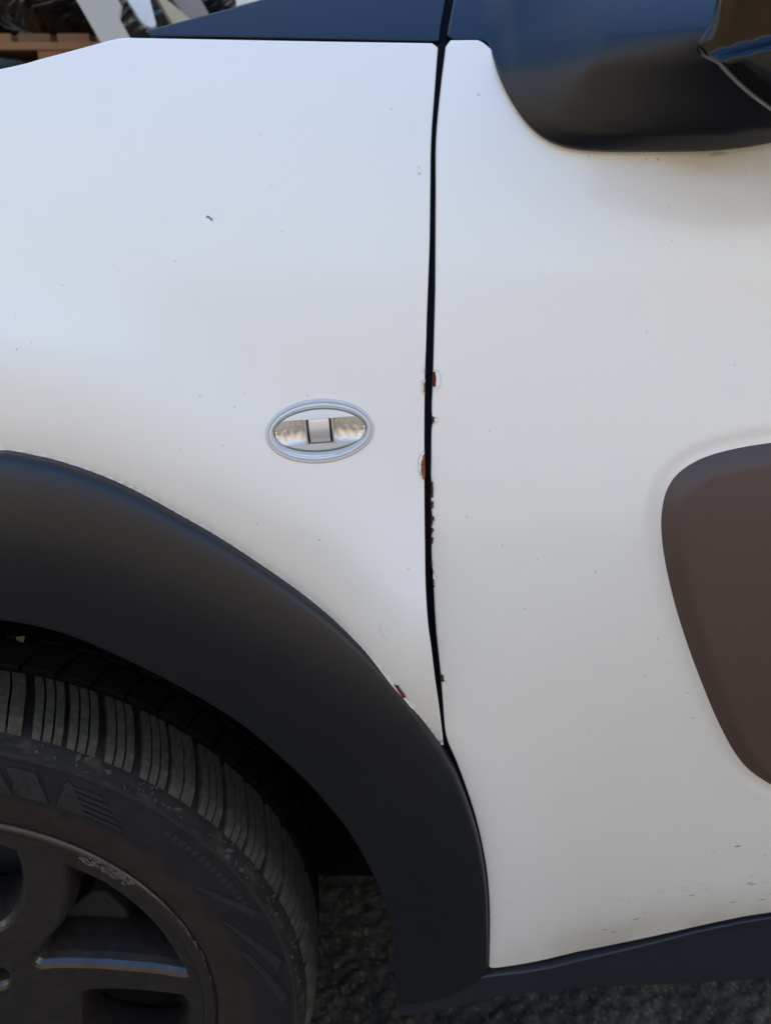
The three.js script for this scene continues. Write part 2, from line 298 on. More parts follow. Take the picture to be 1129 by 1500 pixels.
// the oval opening for the side indicator
const IND = (() => { const c = P(469, 630.5), a = P(392.3, 634), b = P(545.8, 625), t = P(474, 588.8), d = P(465, 672.5); return { c, RX: Math.hypot(a[0] - b[0], a[1] - b[1]) / 2, RY: Math.hypot(t[0] - d[0], t[1] - d[1]) / 2, rot: Math.atan2(b[1] - a[1], b[0] - a[0]) }; })();
const indHole = (x, y) => { const ca = Math.cos(IND.rot), sa = Math.sin(IND.rot), X = (x - IND.c[0]) * ca + (y - IND.c[1]) * sa, Y = -(x - IND.c[0]) * sa + (y - IND.c[1]) * ca, A = IND.RX - 0.003, B = IND.RY - 0.003, k = Math.hypot(X / A, Y / B), g = Math.hypot(X / (A * A), Y / (B * B)) / (k || 1); return (k - 1) / Math.max(g, 1e-3); };
const fender = mesh('front_wing', panel({ poly: fenderPoly, hole: indHole, z: FENDER, r: 0.0011, flange: 0.014, cell: 0.003 }), paint, car, 'white front wing with flaked paint along its rear edge');

// front door
const airPx = [[1129, 645], [1084.6, 652], [1038, 664], [1007, 679], [984, 698.5], [970.6, 723.6], [964.8, 754.6], [964.8, 785.5], [970.6, 828], [984, 886], [1003.4, 947.8], [1026.6, 1009.6], [1049.8, 1063.7], [1073, 1106], [1096, 1133], [1129, 1154.5]];
const airW = px(airPx), airB = px([[1160, 1168], [1200, 1178], [1260, 1183]]), airEnd = [...airB, [0.52, airB[2][1]], [0.60, airB[2][1] + 0.004], [0.72, airW[15][1] + 0.02], [0.765, airW[15][1] + 0.07], [0.775, 0.80], [0.75, airW[0][1] - 0.02], [0.68, airW[0][1] + 0.004], [0.52, airW[0][1] + 0.012], [0.36, airW[0][1] + 0.010]];
const airLoop = [...airW, ...airEnd], airPoly = curve([...airLoop, airLoop[0]], 4).slice(0, -1);
const doorBottom = px([[716, 1421], [806, 1404.5], [928, 1378], [1050, 1351], [1129, 1337]]);
const lowR = doorBottom[4];
const doorLow = curve([...doorBottom, [lowR[0] + 0.12, lowR[1] + 0.026], [lowR[0] + 0.3, lowR[1] + 0.05], [lowR[0] + 0.55, lowR[1] + 0.07]], 4);
const doorPoly = [...doorL, ...doorLow.slice(1), [lowR[0] + 0.55, BELT - 0.004], ...px([[1129, 80], [900, 80], [728, 80], [711, 64], [701, 58.2]], S)];
const DOOR = (x, y, d) => {
  let z = S(x, y);
  if (x > 0.08) { const a = segDist(airPoly, true, x, y); if (inside(airPoly, x, y)) z -= 0.0017; else z -= 0.0017 * (1 - ss(0, 0.012, a)); }
  const dGap = x < 0.2 ? segDist(doorL, false, x, y) : 1;
  z -= 0.0015 * Math.exp(-dGap / 0.008);
  return z;
};
const door = mesh('front_door', panel({ poly: doorPoly, z: DOOR, r: 0.0011, flange: 0.014, cell: 0.003 }), paint, car, 'white front door with chipped front edge and road dirt along its bottom');
const AIR = (x, y, d) => S(x, y) - 0.006 + 0.012 * ss(0, 0.0135, d) + 0.004 * ss(0.012, 0.05, d);
mesh('bump_pad', panel({ poly: airPoly, z: (x, y, d) => { const t = Math.max(0, Math.min(1, (d - 0.0005) / 0.0125)); return S(x, y) - 0.004 + 0.0125 * Math.sin(t * Math.PI / 2 * 0.92); }, r: 0.0008, flange: 0.004, cell: 0.0045, uvScale: 0.2 }), bumpMat, car, 'brown soft plastic pad set into the front door');

// wheel arch trim
const archOuterFull = [...aO, ...aOL];
const archPoly = [...archOuterFull.map(mirrorX).reverse(), ...archOuterFull.slice(1), ...px([[640, 1449], [582, 1461]], ARCHO), ...aI.slice(0, -4).reverse(), ...aI.map(mirrorX).slice(0, -4)];
const ARCH = (x, y) => {
  const o = segDist(archOuterFull, false, x < WC.x ? 2 * WC.x - x : x, y), t = Math.min(1, o / 0.125);
  return S(x, y) + 0.0065 + 0.0105 * Math.sin(Math.PI * Math.pow(t, 0.66)) + 0.003 * t;
};
const arch = mesh('wheel_arch_trim', panel({ poly: archPoly, z: ARCH, r: 0.0034, flange: 0.03, cell: 0.0035, uvScale: 0.35 }), trimMat, car, 'dark grey plastic trim around the front wheel arch');
// sill trim
const sT0 = doorLow[0], sT1 = doorLow[doorLow.length - 1], sillY = (x) => x < sT0[0] ? sT0[1] - (sT0[0] - x) * 0.16 : sT0[1] + (x - sT0[0]) * (sT1[1] - sT0[1]) / (sT1[0] - sT0[0]);
const SILL = (x, y) => S(x, y) + 0.004 + 0.16 * Math.max(0, sillY(x) - y);
const sLow = px([[580.5, 1488], [600, 1488], [623, 1485], [672, 1475], [714.6, 1464], [806, 1453], [928, 1445], [1050, 1439], [1129, 1434]], SILL);
const sillPoly = [...px([[579.5, 1462], [600, 1458], [640, 1449.5], [680, 1437]], SILL), ...doorLow.map(([x, y]) => [x, y - 0.003]), [sT1[0], sLow[8][1] + 0.02], ...curve(sLow.slice().reverse(), 4)];
mesh('sill_trim', panel({ poly: sillPoly, z: SILL, r: 0.002, flange: 0.05, cell: 0.0032, uvScale: 0.35 }), sillMat, car, 'dark plastic sill trim below the front door');

// black trim at the windscreen corner, above the wing
const pillarPoly = [...px([[186, 53.5], [215, 45], [255, 35], [300, 23], [345, 11], [385, 0], [470, -26], [600, -75], [700, -120]], TRIM), ...px([[657, -60], [652, 0], [645, 40], [642.5, 61.5], [560, 60], [420, 57], [300, 54.8]], TRIM)];
mesh('pillar_trim', panel({ poly: pillarPoly, z: (x, y) => TRIM(x, y) + 0.002, r: 0.0012, flange: 0.03, cell: 0.0022, uvScale: 0.35 }), sailMat, car, 'black trim between the wing and the windscreen');
// black panel in the door corner that carries the mirror
const sailPx = [[664, 0], [655.5, 45], [655, 57.7], [680, 57.8], [703, 58.2], [712, 60.5], [716.5, 66], [721.4, 81], [732.7, 113], [750.8, 149], [773.3, 181], [800, 203.5], [832, 216], [872.5, 221], [935.6, 222], [1025.8, 221], [1080, 217], [1129, 209], [1200, 190]];
const sW = px(sailPx, (x, y) => TRIM(x, y) + 0.004);
sW[0] = P(664, 0, TRIM);
const sailPoly = [P(668, -40, TRIM), ...sW.slice(0, 7), ...curve(sW.slice(7), 4), [0.30, BELT - 0.02], [0.42, BELT - 0.01], [0.44, BELT + 0.10], [0.08, BELT + 0.10]];
const lowEdge = curve(sW.slice(6), 4);
const SAIL = (x, y, d) => {
  const a = ss(0.045, 0.24, x), A = 0.012 * ss(0.058, 0.08, x) + 0.058 * a, dl = segDist(lowEdge, false, x, y), w = 0.060;
  const f = dl < w ? Math.pow(Math.sin(Math.PI / 2 * dl / w), 0.85) : 1;
  const top = Math.max(0, y - (BELT + 0.002));
  return TRIM(x, y) + 0.004 + A * f * (1 - 0.5 * ss(0, 0.12, top)) - 0.012 * Math.sin(Math.PI * Math.min(1, Math.max(0, (dl - 0.008) / 0.05))) * a;
};
mesh('mirror_mount', panel({ poly: sailPoly, z: SAIL, r: 0.0012, flange: 0.012, cell: 0.0026, uvScale: 0.35 }), sailMat, car, 'matt black plastic panel carrying the door mirror');
{ // glossy mirror housing, most of it beyond the frame
  const HZ = () => 0.112, hp = px([[1066, -60], [1060, 0], [1047, 34], [1030, 60], [1034, 70], [1056, 92], [1092, 123], [1132, 150], [1190, 182], [1290, 214], [1420, 200], [1500, 100], [1480, -100], [1300, -190], [1100, -160]], HZ);
  const hpoly = curve([...hp, hp[0]], 4).slice(0, -1), ca = P(1040, 76, HZ), cb = P(1129, 54, HZ);
  const HOUSE = (x, y, d) => {
    const yl = ca[1] + (x - ca[0]) * (cb[1] - ca[1]) / (cb[0] - ca[0]), o = yl - y, sm = 0.5 * (o + Math.sqrt(o * o + 0.00002));
    return 0.106 + 0.002 * (1 - Math.exp(-Math.max(0, d) / 0.004)) + 0.006 * ss(-0.001, 0.006, o) - 0.30 * Math.max(0, sm - 0.006) + 0.02 * Math.max(0, y - yl);
  };
  mesh('mirror_housing', panel({ poly: hpoly, z: HOUSE, r: 0.0012, flange: 0.003, cell: 0.0022, uvScale: 0.35 }), gloss, car, 'glossy black door mirror housing');
}
// rubber seal and dark inner structure behind the gap
{
  const mid = doorL.map((p, i) => p), strip = [...mid.map((p) => [p[0] + 0.014, p[1]]), ...mid.slice().reverse().map((p) => [p[0] - 0.022, p[1]])];
  mesh('door_seal', panel({ poly: strip, z: (x, y) => S(x, y) - 0.0085, r: 0.001, flange: 0.006, cell: 0.006 }), rubber, car);
  const up = px([[642, 62], [648, 30], [653, 0], [662, -60]], TRIM), st2 = [...up.map((p) => [p[0] - 0.012, p[1]]), ...up.slice().reverse().map((p) => [p[0] + 0.018, p[1]])];
  mesh('door_seal', panel({ poly: st2, z: (x, y) => TRIM(x, y) - 0.006, r: 0.001, flange: 0.006, cell: 0.005 }), rubber, car);
  const shell = [box(0.98, 0.19, 1.5, -0.455, 0.945, -0.83), box(0.8, 0.66, 1.5, 0.5, 0.74, -0.83), box(0.14, 0.62, 0.03, 0.055, 0.78, -0.055), box(1.84, 0.70, 1.1, -0.02, 0.41, -0.98), box(0.25, 0.08, 1.3, -0.02, 1.04, -0.75)];
  mesh('inner_structure', merge(shell), black, car);
  const lin0 = new THREE.CylinderGeometry(0.475, 0.475, 0.36, 72, 1, true, 0, Math.PI * 2); lin0.rotateX(Math.PI / 2);
  const liner = [], q = lin0.toNonIndexed(), pp = q.attributes.position;
  const keep = []; for (let i = 0; i < pp.count; i += 3) if ((pp.getY(i) + pp.getY(i + 1) + pp.getY(i + 2)) / 3 > -0.05) for (let k = 0; k < 3; k++) keep.push(pp.getX(i + k) + WC.x, pp.getY(i + k) + WC.y, pp.getZ(i + k) - 0.19);
  const lg = new THREE.BufferGeometry(); lg.setAttribute('position', new THREE.Float32BufferAttribute(keep, 3)); lg.computeVertexNormals(); mesh('arch_liner', lg, new THREE.MeshStandardMaterial({ color: lin(0.008, 0.008, 0.008), roughness: 0.95, side: THREE.DoubleSide }), car);
  // bonnet, windscreen and side glass, as seen by leaning over the wing
  const bpos = [], bidx = [], N = 24, M = 16, bt = curve([...noseTop, P(0, 101), P(60, 86), P(120, 70), P(168, 57), P(186, 55)], 4);
  for (let i = 0; i < bt.length; i++) for (let j = 0; j <= M; j++) { const t = j / M, [x, y] = bt[i]; bpos.push(x, y - 0.006 - 0.012 * ss(0, 0.06, t) + 0.008 * Math.sin(Math.PI * t), S(x, y) - 0.012 - t * 1.62); }
  for (let i = 0; i < bt.length - 1; i++) for (let j = 0; j < M; j++) { const a = i * (M + 1) + j, b = a + M + 1; bidx.push(a, b, a + 1, a + 1, b, b + 1); }
  const bg = new THREE.BufferGeometry(); bg.setAttribute('position', new THREE.Float32BufferAttribute(bpos, 3)); bg.setIndex(bidx); bg.computeVertexNormals();
  const bp = paint.clone(); bp.map = null; mesh('bonnet', bg, bp, car);
}

{ // the upper body beyond the frame: roof, windscreen and side glass
  const glass = new THREE.MeshPhysicalMaterial({ color: lin(0.45, 0.48, 0.47), roughness: 0.04, transmission: 1, thickness: 0 });
  const quad = (a, b, c, d, th = 0) => { const P0 = [a, b, c, d].map((p) => new THREE.Vector3(...p)), n = P0[1].clone().sub(P0[0]).cross(P0[3].clone().sub(P0[0])).normalize().multiplyScalar(th), pos = [], N = 10; const pt = (u, v, o) => { const q = P0[0].clone().lerp(P0[1], u).lerp(P0[3].clone().lerp(P0[2], u), v); return o ? q.sub(n) : q; };
    for (const o of th ? [0, 1] : [0]) for (let i = 0; i < N; i++) for (let j = 0; j < N; j++) { const A = pt(i / N, j / N, o), B = pt((i + 1) / N, j / N, o), C = pt((i + 1) / N, (j + 1) / N, o), D = pt(i / N, (j + 1) / N, o); for (const q of [A, B, C, A, C, D]) pos.push(q.x, q.y, q.z); }
    const g = new THREE.BufferGeometry(); g.setAttribute('position', new THREE.Float32BufferAttribute(pos, 3)); g.computeVertexNormals(); return g; };
  const zb = S(0.4, BELT) - 0.045, top = 1.52, zt = zb - 0.16;
  mesh('side_window', quad([0.30, BELT + 0.02, zb], [0.88, BELT + 0.02, zb], [0.88, top, zt], [0.62, top, zt]), glass, car);
  mesh('windscreen', quad([-0.02, BELT + 0.06, -0.16], [0.60, top, zt - 0.03], [0.60, top, -1.36], [-0.02, BELT + 0.06, -1.46]), glass, car);
  mesh('windscreen_pillar', quad([0.08, BELT + 0.085, zb - 0.005], [0.30, BELT + 0.02, zb], [0.64, top, zt], [0.57, top, zt - 0.03], 0.03), sailMat, car);
  mesh('roof', box(1.0, 0.04, 1.3, 1.06, top + 0.02, zt - 0.6), paint, car);
  mesh('scuttle', quad([-0.28, BELT + 0.0, -0.14], [-0.02, BELT + 0.06, -0.16], [-0.02, BELT + 0.06, -1.46], [-0.28, BELT + 0.0, -1.5], 0.02), trimMat, car);
}

// chips and rust along the gap: ragged patches lying on the painted surface
function patch(pts, zf, lift, jag = 0.5) {
  const sm = []; for (let i = 0; i < pts.length; i++) { const a = pts[i], b = pts[(i + 1) % pts.length]; for (let k = 0; k < 4; k++) { const t = k / 4; sm.push([a[0] + (b[0] - a[0]) * t + rr(-jag, jag), a[1] + (b[1] - a[1]) * t + rr(-jag, jag)]); } }
  const w = sm.map(([u, v]) => P(u, v)), sh = new THREE.Shape(w.map(([x, y]) => new THREE.Vector2(x, y)));
  const g = new THREE.ExtrudeGeometry(sh, { depth: 0.0005, bevelEnabled: false }), p = g.attributes.position;
  for (let i = 0; i < p.count; i++) p.setZ(i, zf(p.getX(i), p.getY(i)) + lift + p.getZ(i) - 0.0005);
  const uv = g.attributes.uv; for (let i = 0; i < uv.count; i++) uv.setXY(i, uv.getX(i) * 60, uv.getY(i) * 60);
  g.computeVertexNormals(); return g;
}
const FEN = (x, y) => FENDER(x, y, 0.01), DOR = (x, y) => DOOR(x, y, 0.01);
const edgeMat = new THREE.MeshStandardMaterial({ color: lin(0.30, 0.27, 0.25), roughness: 0.9 });
const grow = (pts, k) => { const c = pts.reduce((a, p) => [a[0] + p[0] / pts.length, a[1] + p[1] / pts.length], [0, 0]); return pts.map((p) => { const l = Math.hypot(p[0] - c[0], p[1] - c[1]); return [c[0] + (p[0] - c[0]) * (1 + k / l), c[1] + (p[1] - c[1]) * (1 + k / l)]; }); };
const chip = (parent, zf, pts, jag) => (mesh('chip_edge', patch(grow(pts, 0.55), zf, 0.0004, jag), edgeMat, parent), 0) || mesh('bare_chip', patch(pts, zf, 0.0008, jag), primer, parent);
const rust = (parent, zf, k, pts, jag = 0.4) => mesh('rust_patch', patch(pts, zf, 0.0011, jag), rustMats[k], parent);
chip(door, DOR, [[634.5, 544], [642, 544], [644.5, 552], [643.5, 564], [640, 569], [634, 566]], 0.3);
rust(door, DOR, 0, [[633.5, 545], [637.6, 545], [638.4, 553], [638, 566], [633.5, 566]]);
rust(door, DOR, 0, [[632.6, 611], [636, 611], [636, 617], [633.5, 622], [632.6, 622]]);
chip(door, DOR, [[636, 611], [639.5, 613], [638.5, 619], [636, 618]], 0.3);
rust(door, DOR, 0, [[631.2, 706], [634, 706], [634, 729], [631.2, 729]]);
rust(door, DOR, 0, [[631.2, 756], [635.6, 757], [635.6, 763], [631.2, 764]]);
chip(door, DOR, [[634.5, 840], [638.4, 845], [637.5, 851], [634, 851]], 0.3);
rust(door, DOR, 0, [[644.5, 988], [649.5, 990], [650, 999], [645.5, 999]]);
chip(door, DOR, [[649.5, 998], [653, 1000], [653.5, 1032], [651, 1034], [649, 1010]], 0.4);
rust(fender, FEN, 0, [[623, 536], [624, 536], [623.5, 545], [621.5, 544]]);
chip(fender, FEN, [[622.5, 556], [618.6, 559], [618.4, 572], [621.5, 578]], 0.4);
rust(fender, FEN, 1, [[622.8, 558], [620.4, 560], [620.2, 572], [622, 577]]);
chip(fender, FEN, [[621.4, 660], [617, 664], [612.6, 674], [613.5, 688], [617, 699], [621, 701]], 0.4);
rust(fender, FEN, 1, [[621.6, 662], [618.6, 668], [616.4, 680], [616.6, 692], [619, 701], [621.6, 699]], 0.7);
rust(fender, FEN, 2, [[620.5, 672], [618.4, 678], [619.2, 684], [617.8, 689], [620.8, 694]], 0.5);
rust(fender, FEN, 2, [[577, 993], [582.5, 992.5], [594.5, 1011.5], [589, 1012.5]], 0.7);
chip(fender, FEN, [[590, 1013.5], [594, 1012], [607, 1029], [603.5, 1029.5]], 0.4);

for (let i = 0; i < 13; i++) { const v = rr(702, 862), h = rr(2, 7), k = rr(0.8, 2.6); rust(door, DOR, rnd() < 0.75 ? 0 : 2, [[631 + (v > 830 ? (v - 830) / 8 : 0), v], [632.4 + k + (v > 830 ? (v - 830) / 8 : 0), v + 0.6], [632.2 + k * 0.8 + (v > 830 ? (v - 830) / 8 : 0), v + h], [631 + (v > 830 ? (v - 830) / 8 : 0), v + h + 0.5]], 0.5); }
// side indicator
{
  const [cx, cy] = IND.c, { RX, RY, rot } = IND, z = FEN(cx, cy), e = 0.016, sy = (FEN(cx, cy + e) - FEN(cx, cy - e)) / (2 * e), sx = (FEN(cx + e, cy) - FEN(cx - e, cy)) / (2 * e);
  const lamp = new THREE.Group(); lamp.name = 'side_indicator'; car.add(lamp); lamp.position.set(cx, cy, z); lamp.rotation.set(-Math.atan(sy), Math.atan(-sx), 0); lamp.rotateZ(rot);
  lamp.userData.label = 'clear oval side indicator on the white wing';
  const clear = new THREE.MeshPhysicalMaterial({ color: lin(0.97, 0.98, 1), roughness: 0.03, transmission: 1, thickness: 0, ior: 1.5 });
  const rimMat = new THREE.MeshPhysicalMaterial({ color: lin(0.50, 0.53, 0.53), roughness: 0.35, clearcoat: 0.5, clearcoatRoughness: 0.1 });
  const silver = new THREE.MeshStandardMaterial({ color: lin(0.86, 0.81, 0.70), metalness: 0.6, roughness: 0.34 });
  const satin = new THREE.MeshPhysicalMaterial({ color: lin(0.78, 0.82, 0.80), roughness: 0.3, clearcoat: 0.5 });
  const dark = new THREE.MeshStandardMaterial({ color: lin(0.012, 0.012, 0.03), roughness: 0.5 });
  lamp.updateMatrixWorld(true);
  const dev = (X, Y) => { const p = new THREE.Vector3(X, Y, 0).applyMatrix4(lamp.matrix); return FEN(p.x, p.y) - p.z; }; // how the wing falls away from the lamp's plane
  const ringGeo = (prof, n, ridge = 0) => { // an oval ring from a profile of [inset from the rim, height]
    const pos = [], idx = [], m = prof.length;
    for (let i = 0; i < n; i++) { const th = i / n * Math.PI * 2; for (let k = 0; k < m; k++) { const q = prof[k]; const X = (RX - q[0]) * Math.cos(th), Y = (RY - q[0]) * Math.sin(th); pos.push(X, Y, q[1] + dev(X, Y) * (1 - ss(0.0025, 0.006, q[0])) + (q[2] ? ridge * (i % 2) : 0)); } }
    for (let i = 0; i < n; i++) for (let k = 0; k < m - 1; k++) { const A = i * m + k, B = ((i + 1) % n) * m + k; idx.push(A, B, A + 1, A + 1, B, B + 1); }
    const g = new THREE.BufferGeometry(); g.setAttribute('position', new THREE.Float32BufferAttribute(pos, 3)); g.setIndex(idx); g.computeVertexNormals(); return g;
  };
  mesh('bezel', ringGeo([[-0.0010, -0.002], [-0.0009, 0.0004], [-0.0004, 0.0010], [0.0004, 0.0012], [0.0010, 0.0009], [0.0014, 0.0006]], 160), rimMat, lamp);
  mesh('ridged_ring', ringGeo([[0.0014, 0.0006, 1], [0.0018, 0.0012, 1], [0.0026, 0.0013, 1], [0.0030, 0.0008, 1]], 280, 0.0005), new THREE.MeshPhysicalMaterial({ color: lin(0.66, 0.69, 0.72), roughness: 0.2 }), lamp);
  mesh('inner_ring', ringGeo([[0.0030, 0.0008], [0.0033, 0.0003], [0.0036, 0.0006], [0.0039, 0.0004], [0.0041, -0.0016]], 160), rimMat, lamp);
  const RX2 = RX - 0.0044, RY2 = RY - 0.0044, hb = 0.0086; // the pan behind the lens, the bowls' half height
  const oval = (x) => RY2 * Math.sqrt(Math.max(0, 1 - (x / RX2) ** 2));
  const surf = (x0, x1, ylo, yhi, zf, nu = 40, nv = 24) => { const pos = [], idx = []; for (let i = 0; i <= nu; i++) for (let j = 0; j <= nv; j++) { const x = x0 + (x1 - x0) * i / nu, lo = ylo(x), hi = yhi(x), y = lo + (hi - lo) * j / nv; pos.push(x, y, zf(x, y, j / nv * 2 - 1, i / nu)); } for (let i = 0; i < nu; i++) for (let j = 0; j < nv; j++) { const A = i * (nv + 1) + j, B = A + nv + 1; idx.push(A, B, A + 1, A + 1, B, B + 1); } const g = new THREE.BufferGeometry(); g.setAttribute('position', new THREE.Float32BufferAttribute(pos, 3)); g.setIndex(idx); g.computeVertexNormals(); return g; };
  const hbx = (x) => Math.min(hb, oval(x));
  mesh('reflector_shelf', surf(-RX2, RX2, hbx, (x) => oval(x) + 1e-5, (x, y) => 0.0002 - 0.30 * (y - hb)), satin, lamp);
  mesh('reflector_shelf', surf(-RX2, RX2, (x) => -oval(x) - 1e-5, (x) => -hbx(x), (x, y) => 0.0000 + 0.30 * (y + hb)), satin, lamp);
  const bowl = (x, y, t, s) => 0.0002 - 0.0046 * Math.pow(Math.max(0, 1 - t * t), 0.75) * (0.45 + 0.55 * Math.cos(s * 1.5)) + 0.00012 * Math.sin(t * 9 + s * 3) + 0.00017 * Math.sin(s * 22 + t * 5) + 0.00012 * Math.sin(s * 37 + 1 - t * 3);
  mesh('reflector', surf(-RX2 * 0.985, -0.0092, (x) => -hbx(x), hbx, (x, y, t, s) => bowl(x, y, t, 1 - s)), silver, lamp);
  mesh('reflector', surf(0.0088, RX2 * 0.985, (x) => -hbx(x), hbx, (x, y, t, s) => bowl(x, y, t, s)), silver, lamp);
  mesh('reflector_edge', merge([box(0.0012, 2 * hb, 0.003, -0.0088, 0, -0.0004), box(0.0012, 2 * hb, 0.003, 0.0084, 0, -0.0004)]), silver, lamp);
  mesh('bulb_slot', box(0.0172, 2 * hb + 0.001, 0.0008, -0.0002, 0, -0.0040), dark, lamp);
  mesh('bulb_cover', surf(-0.0066, 0.0062, () => -hb - 0.0006, () => hb + 0.0014, (x, y, t) => -0.0030 + 0.0048 * Math.sqrt(Math.max(0, 1 - t * t * 0.96)), 12, 24), new THREE.MeshPhysicalMaterial({ color: lin(0.76, 0.76, 0.72), roughness: 0.28, metalness: 0.35 }), lamp);
  mesh('lamp_housing', surf(-RX2 - 0.002, RX2 + 0.002, (x) => -(RY2 + 0.002) * Math.sqrt(Math.max(0, 1 - (x / (RX2 + 0.002)) ** 2)), (x) => (RY2 + 0.002) * Math.sqrt(Math.max(0, 1 - (x / (RX2 + 0.002)) ** 2)), () => -0.0045), satin, lamp);
  const lens = surf(-RX2 * 1.01, RX2 * 1.01, (x) => -(RY - 0.0040) * Math.sqrt(Math.max(0, 1 - (x / (RX2 * 1.01)) ** 2)), (x) => (RY - 0.0040) * Math.sqrt(Math.max(0, 1 - (x / (RX2 * 1.01)) ** 2)), (x, y) => 0.0008 + 0.0040 * Math.pow(Math.max(0, 1 - (x / (RX2 * 1.02)) ** 2 - (y / (RY - 0.0038)) ** 2), 0.7), 48, 32);
  mesh('lens', lens, clear, lamp);
}

// ------------------------------------------------------------------ the wheel
{
  const wheel = new THREE.Group(); wheel.name = 'wheel'; wheel.userData.label = 'front wheel with dark grey alloy rim'; car.add(wheel);
  wheel.position.set(WC.x, WC.y, WC.z); wheel.rotation.y = THREE.MathUtils.degToRad(WC.turn);
  const lathe = (prof, n = 200) => { const g = new THREE.LatheGeometry(prof.map(([r, z]) => new THREE.Vector2(r, z)), n); g.rotateX(Math.PI / 2); return g; };
  const tyreTex = dataTex(2048, 256, (u, v, i, j) => {
    // v runs from the outer bead (0) over the sidewall and the tread
    let k = 0.24 + 0.10 * (fbm(u * 120, v * 30) - 0.5) + 0.04 * (hash(i, j) - 0.5), r = k, g = k * 0.985, b = k * 0.97;
    const inner = ss(0.02, 0.06, v) * (1 - ss(0.20, 0.26, v)); r *= 1 + 0.04 * inner; g *= 1 - 0.08 * inner; b *= 1 - 0.14 * inner;
    const mid = ss(0.24, 0.28, v) * (1 - ss(0.46, 0.50, v)); r *= 1 - 0.22 * mid; g *= 1 - 0.22 * mid; b *= 1 - 0.12 * mid;
    const sh = ss(0.50, 0.54, v) * (1 - ss(0.66, 0.74, v)), dirt = sh * ss(0.50, 0.72, fbm(u * 110, v * 26, 4)); r += 0.12 * dirt; g += 0.11 * dirt; b += 0.085 * dirt;
    return [r, g, b];
  }, true);
  const tyreMat = new THREE.MeshPhysicalMaterial({ map: tyreTex, color: lin(0.48, 0.45, 0.42), roughness: 0.8, specularIntensity: 0.5 });
  const blockTex = dataTex(256, 256, (u, v, i, j) => { const k = 0.27 + 0.12 * (fbm(u * 14, v * 14) - 0.5) + 0.05 * (hash(i, j) - 0.5); return [k * 1.0, k * 0.985, k * 0.93]; }, true);
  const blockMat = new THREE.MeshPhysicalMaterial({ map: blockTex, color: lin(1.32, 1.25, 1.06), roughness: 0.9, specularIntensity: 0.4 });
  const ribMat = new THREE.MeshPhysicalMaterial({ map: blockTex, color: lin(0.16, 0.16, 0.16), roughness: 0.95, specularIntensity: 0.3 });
  // carcass: sidewall and groove floor
  mesh('tyre', lathe([[0.232, -0.012], [0.238, -0.004], [0.242, 0.000], [0.250, 0.0035], [0.262, 0.0055], [0.274, 0.0062], [0.2745, 0.0075], [0.284, 0.0078], [0.296, 0.0072], [0.308, 0.0052], [0.3125, 0.0042], [0.3128, 0.0056], [0.3165, 0.0046], [0.317, 0.0020], [0.322, -0.003], [0.3262, -0.011], [0.3285, -0.022], [0.3290, -0.04], [0.3295, -0.11], [0.3285, -0.17], [0.322, -0.205], [0.30, -0.218], [0.26, -0.21], [0.235, -0.2]], 240), tyreMat, wheel);
  // tread blocks: curved lamellae over the shoulder, cut by sipes
  const NB = 66, path = [[0.3258, -0.0075], [0.3298, -0.0125], [0.3335, -0.020], [0.3352, -0.030], [0.3362, -0.045], [0.3366, -0.060], [0.3368, -0.074]];
  function lamella(a0, a1, bend, pts, floor = 0.3255) {
    const pos = [], uv = [], idx = [], n = pts.length, row = [];
    for (let k = 0; k < n; k++) { const t = k / (n - 1), sh = bend * (t * t * 0.7 + 0.3 * t); for (const [a, r] of [[a0 + sh, floor], [a0 + sh, pts[k][0]], [a1 + sh, pts[k][0]], [a1 + sh, floor]]) { pos.push(r * Math.cos(a), r * Math.sin(a), pts[k][1]); uv.push(a * 6, pts[k][1] * 12); } }
    for (let k = 0; k < n - 1; k++) for (let q = 0; q < 3; q++) { const A = k * 4 + q, B = A + 4; idx.push(A, B, A + 1, A + 1, B, B + 1); }
    idx.push(0, 1, 2, 0, 2, 3); const e = (n - 1) * 4; idx.push(e, e + 2, e + 1, e, e + 3, e + 2);
    const g = new THREE.BufferGeometry(); g.setAttribute('position', new THREE.Float32BufferAttribute(pos, 3)); g.setAttribute('uv', new THREE.Float32BufferAttribute(uv, 2)); g.setIndex(idx); const f = g.toNonIndexed(); f.computeVertexNormals(); return f;
  }
  const pitch = Math.PI * 2 / NB, variants = [0, 1, 2].map((v) => {
    const n = v === 1 ? 2 : 3, gap = 0.235 * pitch, sipe = 0.062 * pitch, w = (pitch - gap - (n - 1) * sipe) / n, L = [];
    for (let i = 0; i < n; i++) L.push(lamella(i * (w + sipe), i * (w + sipe) + w, 0.062 + v * 0.001, path));
    return mergeGeometries(L);
  });
  for (let i = 0; i < NB; i++) { const b = mesh('tread_block', variants[i % 5 === 3 ? 1 : i % 2 ? 0 : 2], blockMat, wheel); b.rotation.z = i * pitch + (i % 3) * 0.004; b.name = i ? `tread_block_${String(i).padStart(3, '0')}` : 'tread_block'; }
  // rib in the middle of the tread and the far shoulder
  const rib = []; for (let i = 0; i < NB; i++) { rib.push(lamella(i * pitch, i * pitch + pitch * 0.88, -0.03, [[0.337, -0.084], [0.3372, -0.1], [0.3372, -0.122]])); rib.push(lamella(i * pitch + 0.02, i * pitch + pitch * 0.86, -0.04, [[0.337, -0.131], [0.3355, -0.16], [0.330, -0.19]])); }
  const ribM = mesh('tread_rib', mergeGeometries(rib), ribMat, wheel); ribM.userData.kind = 'stuff';
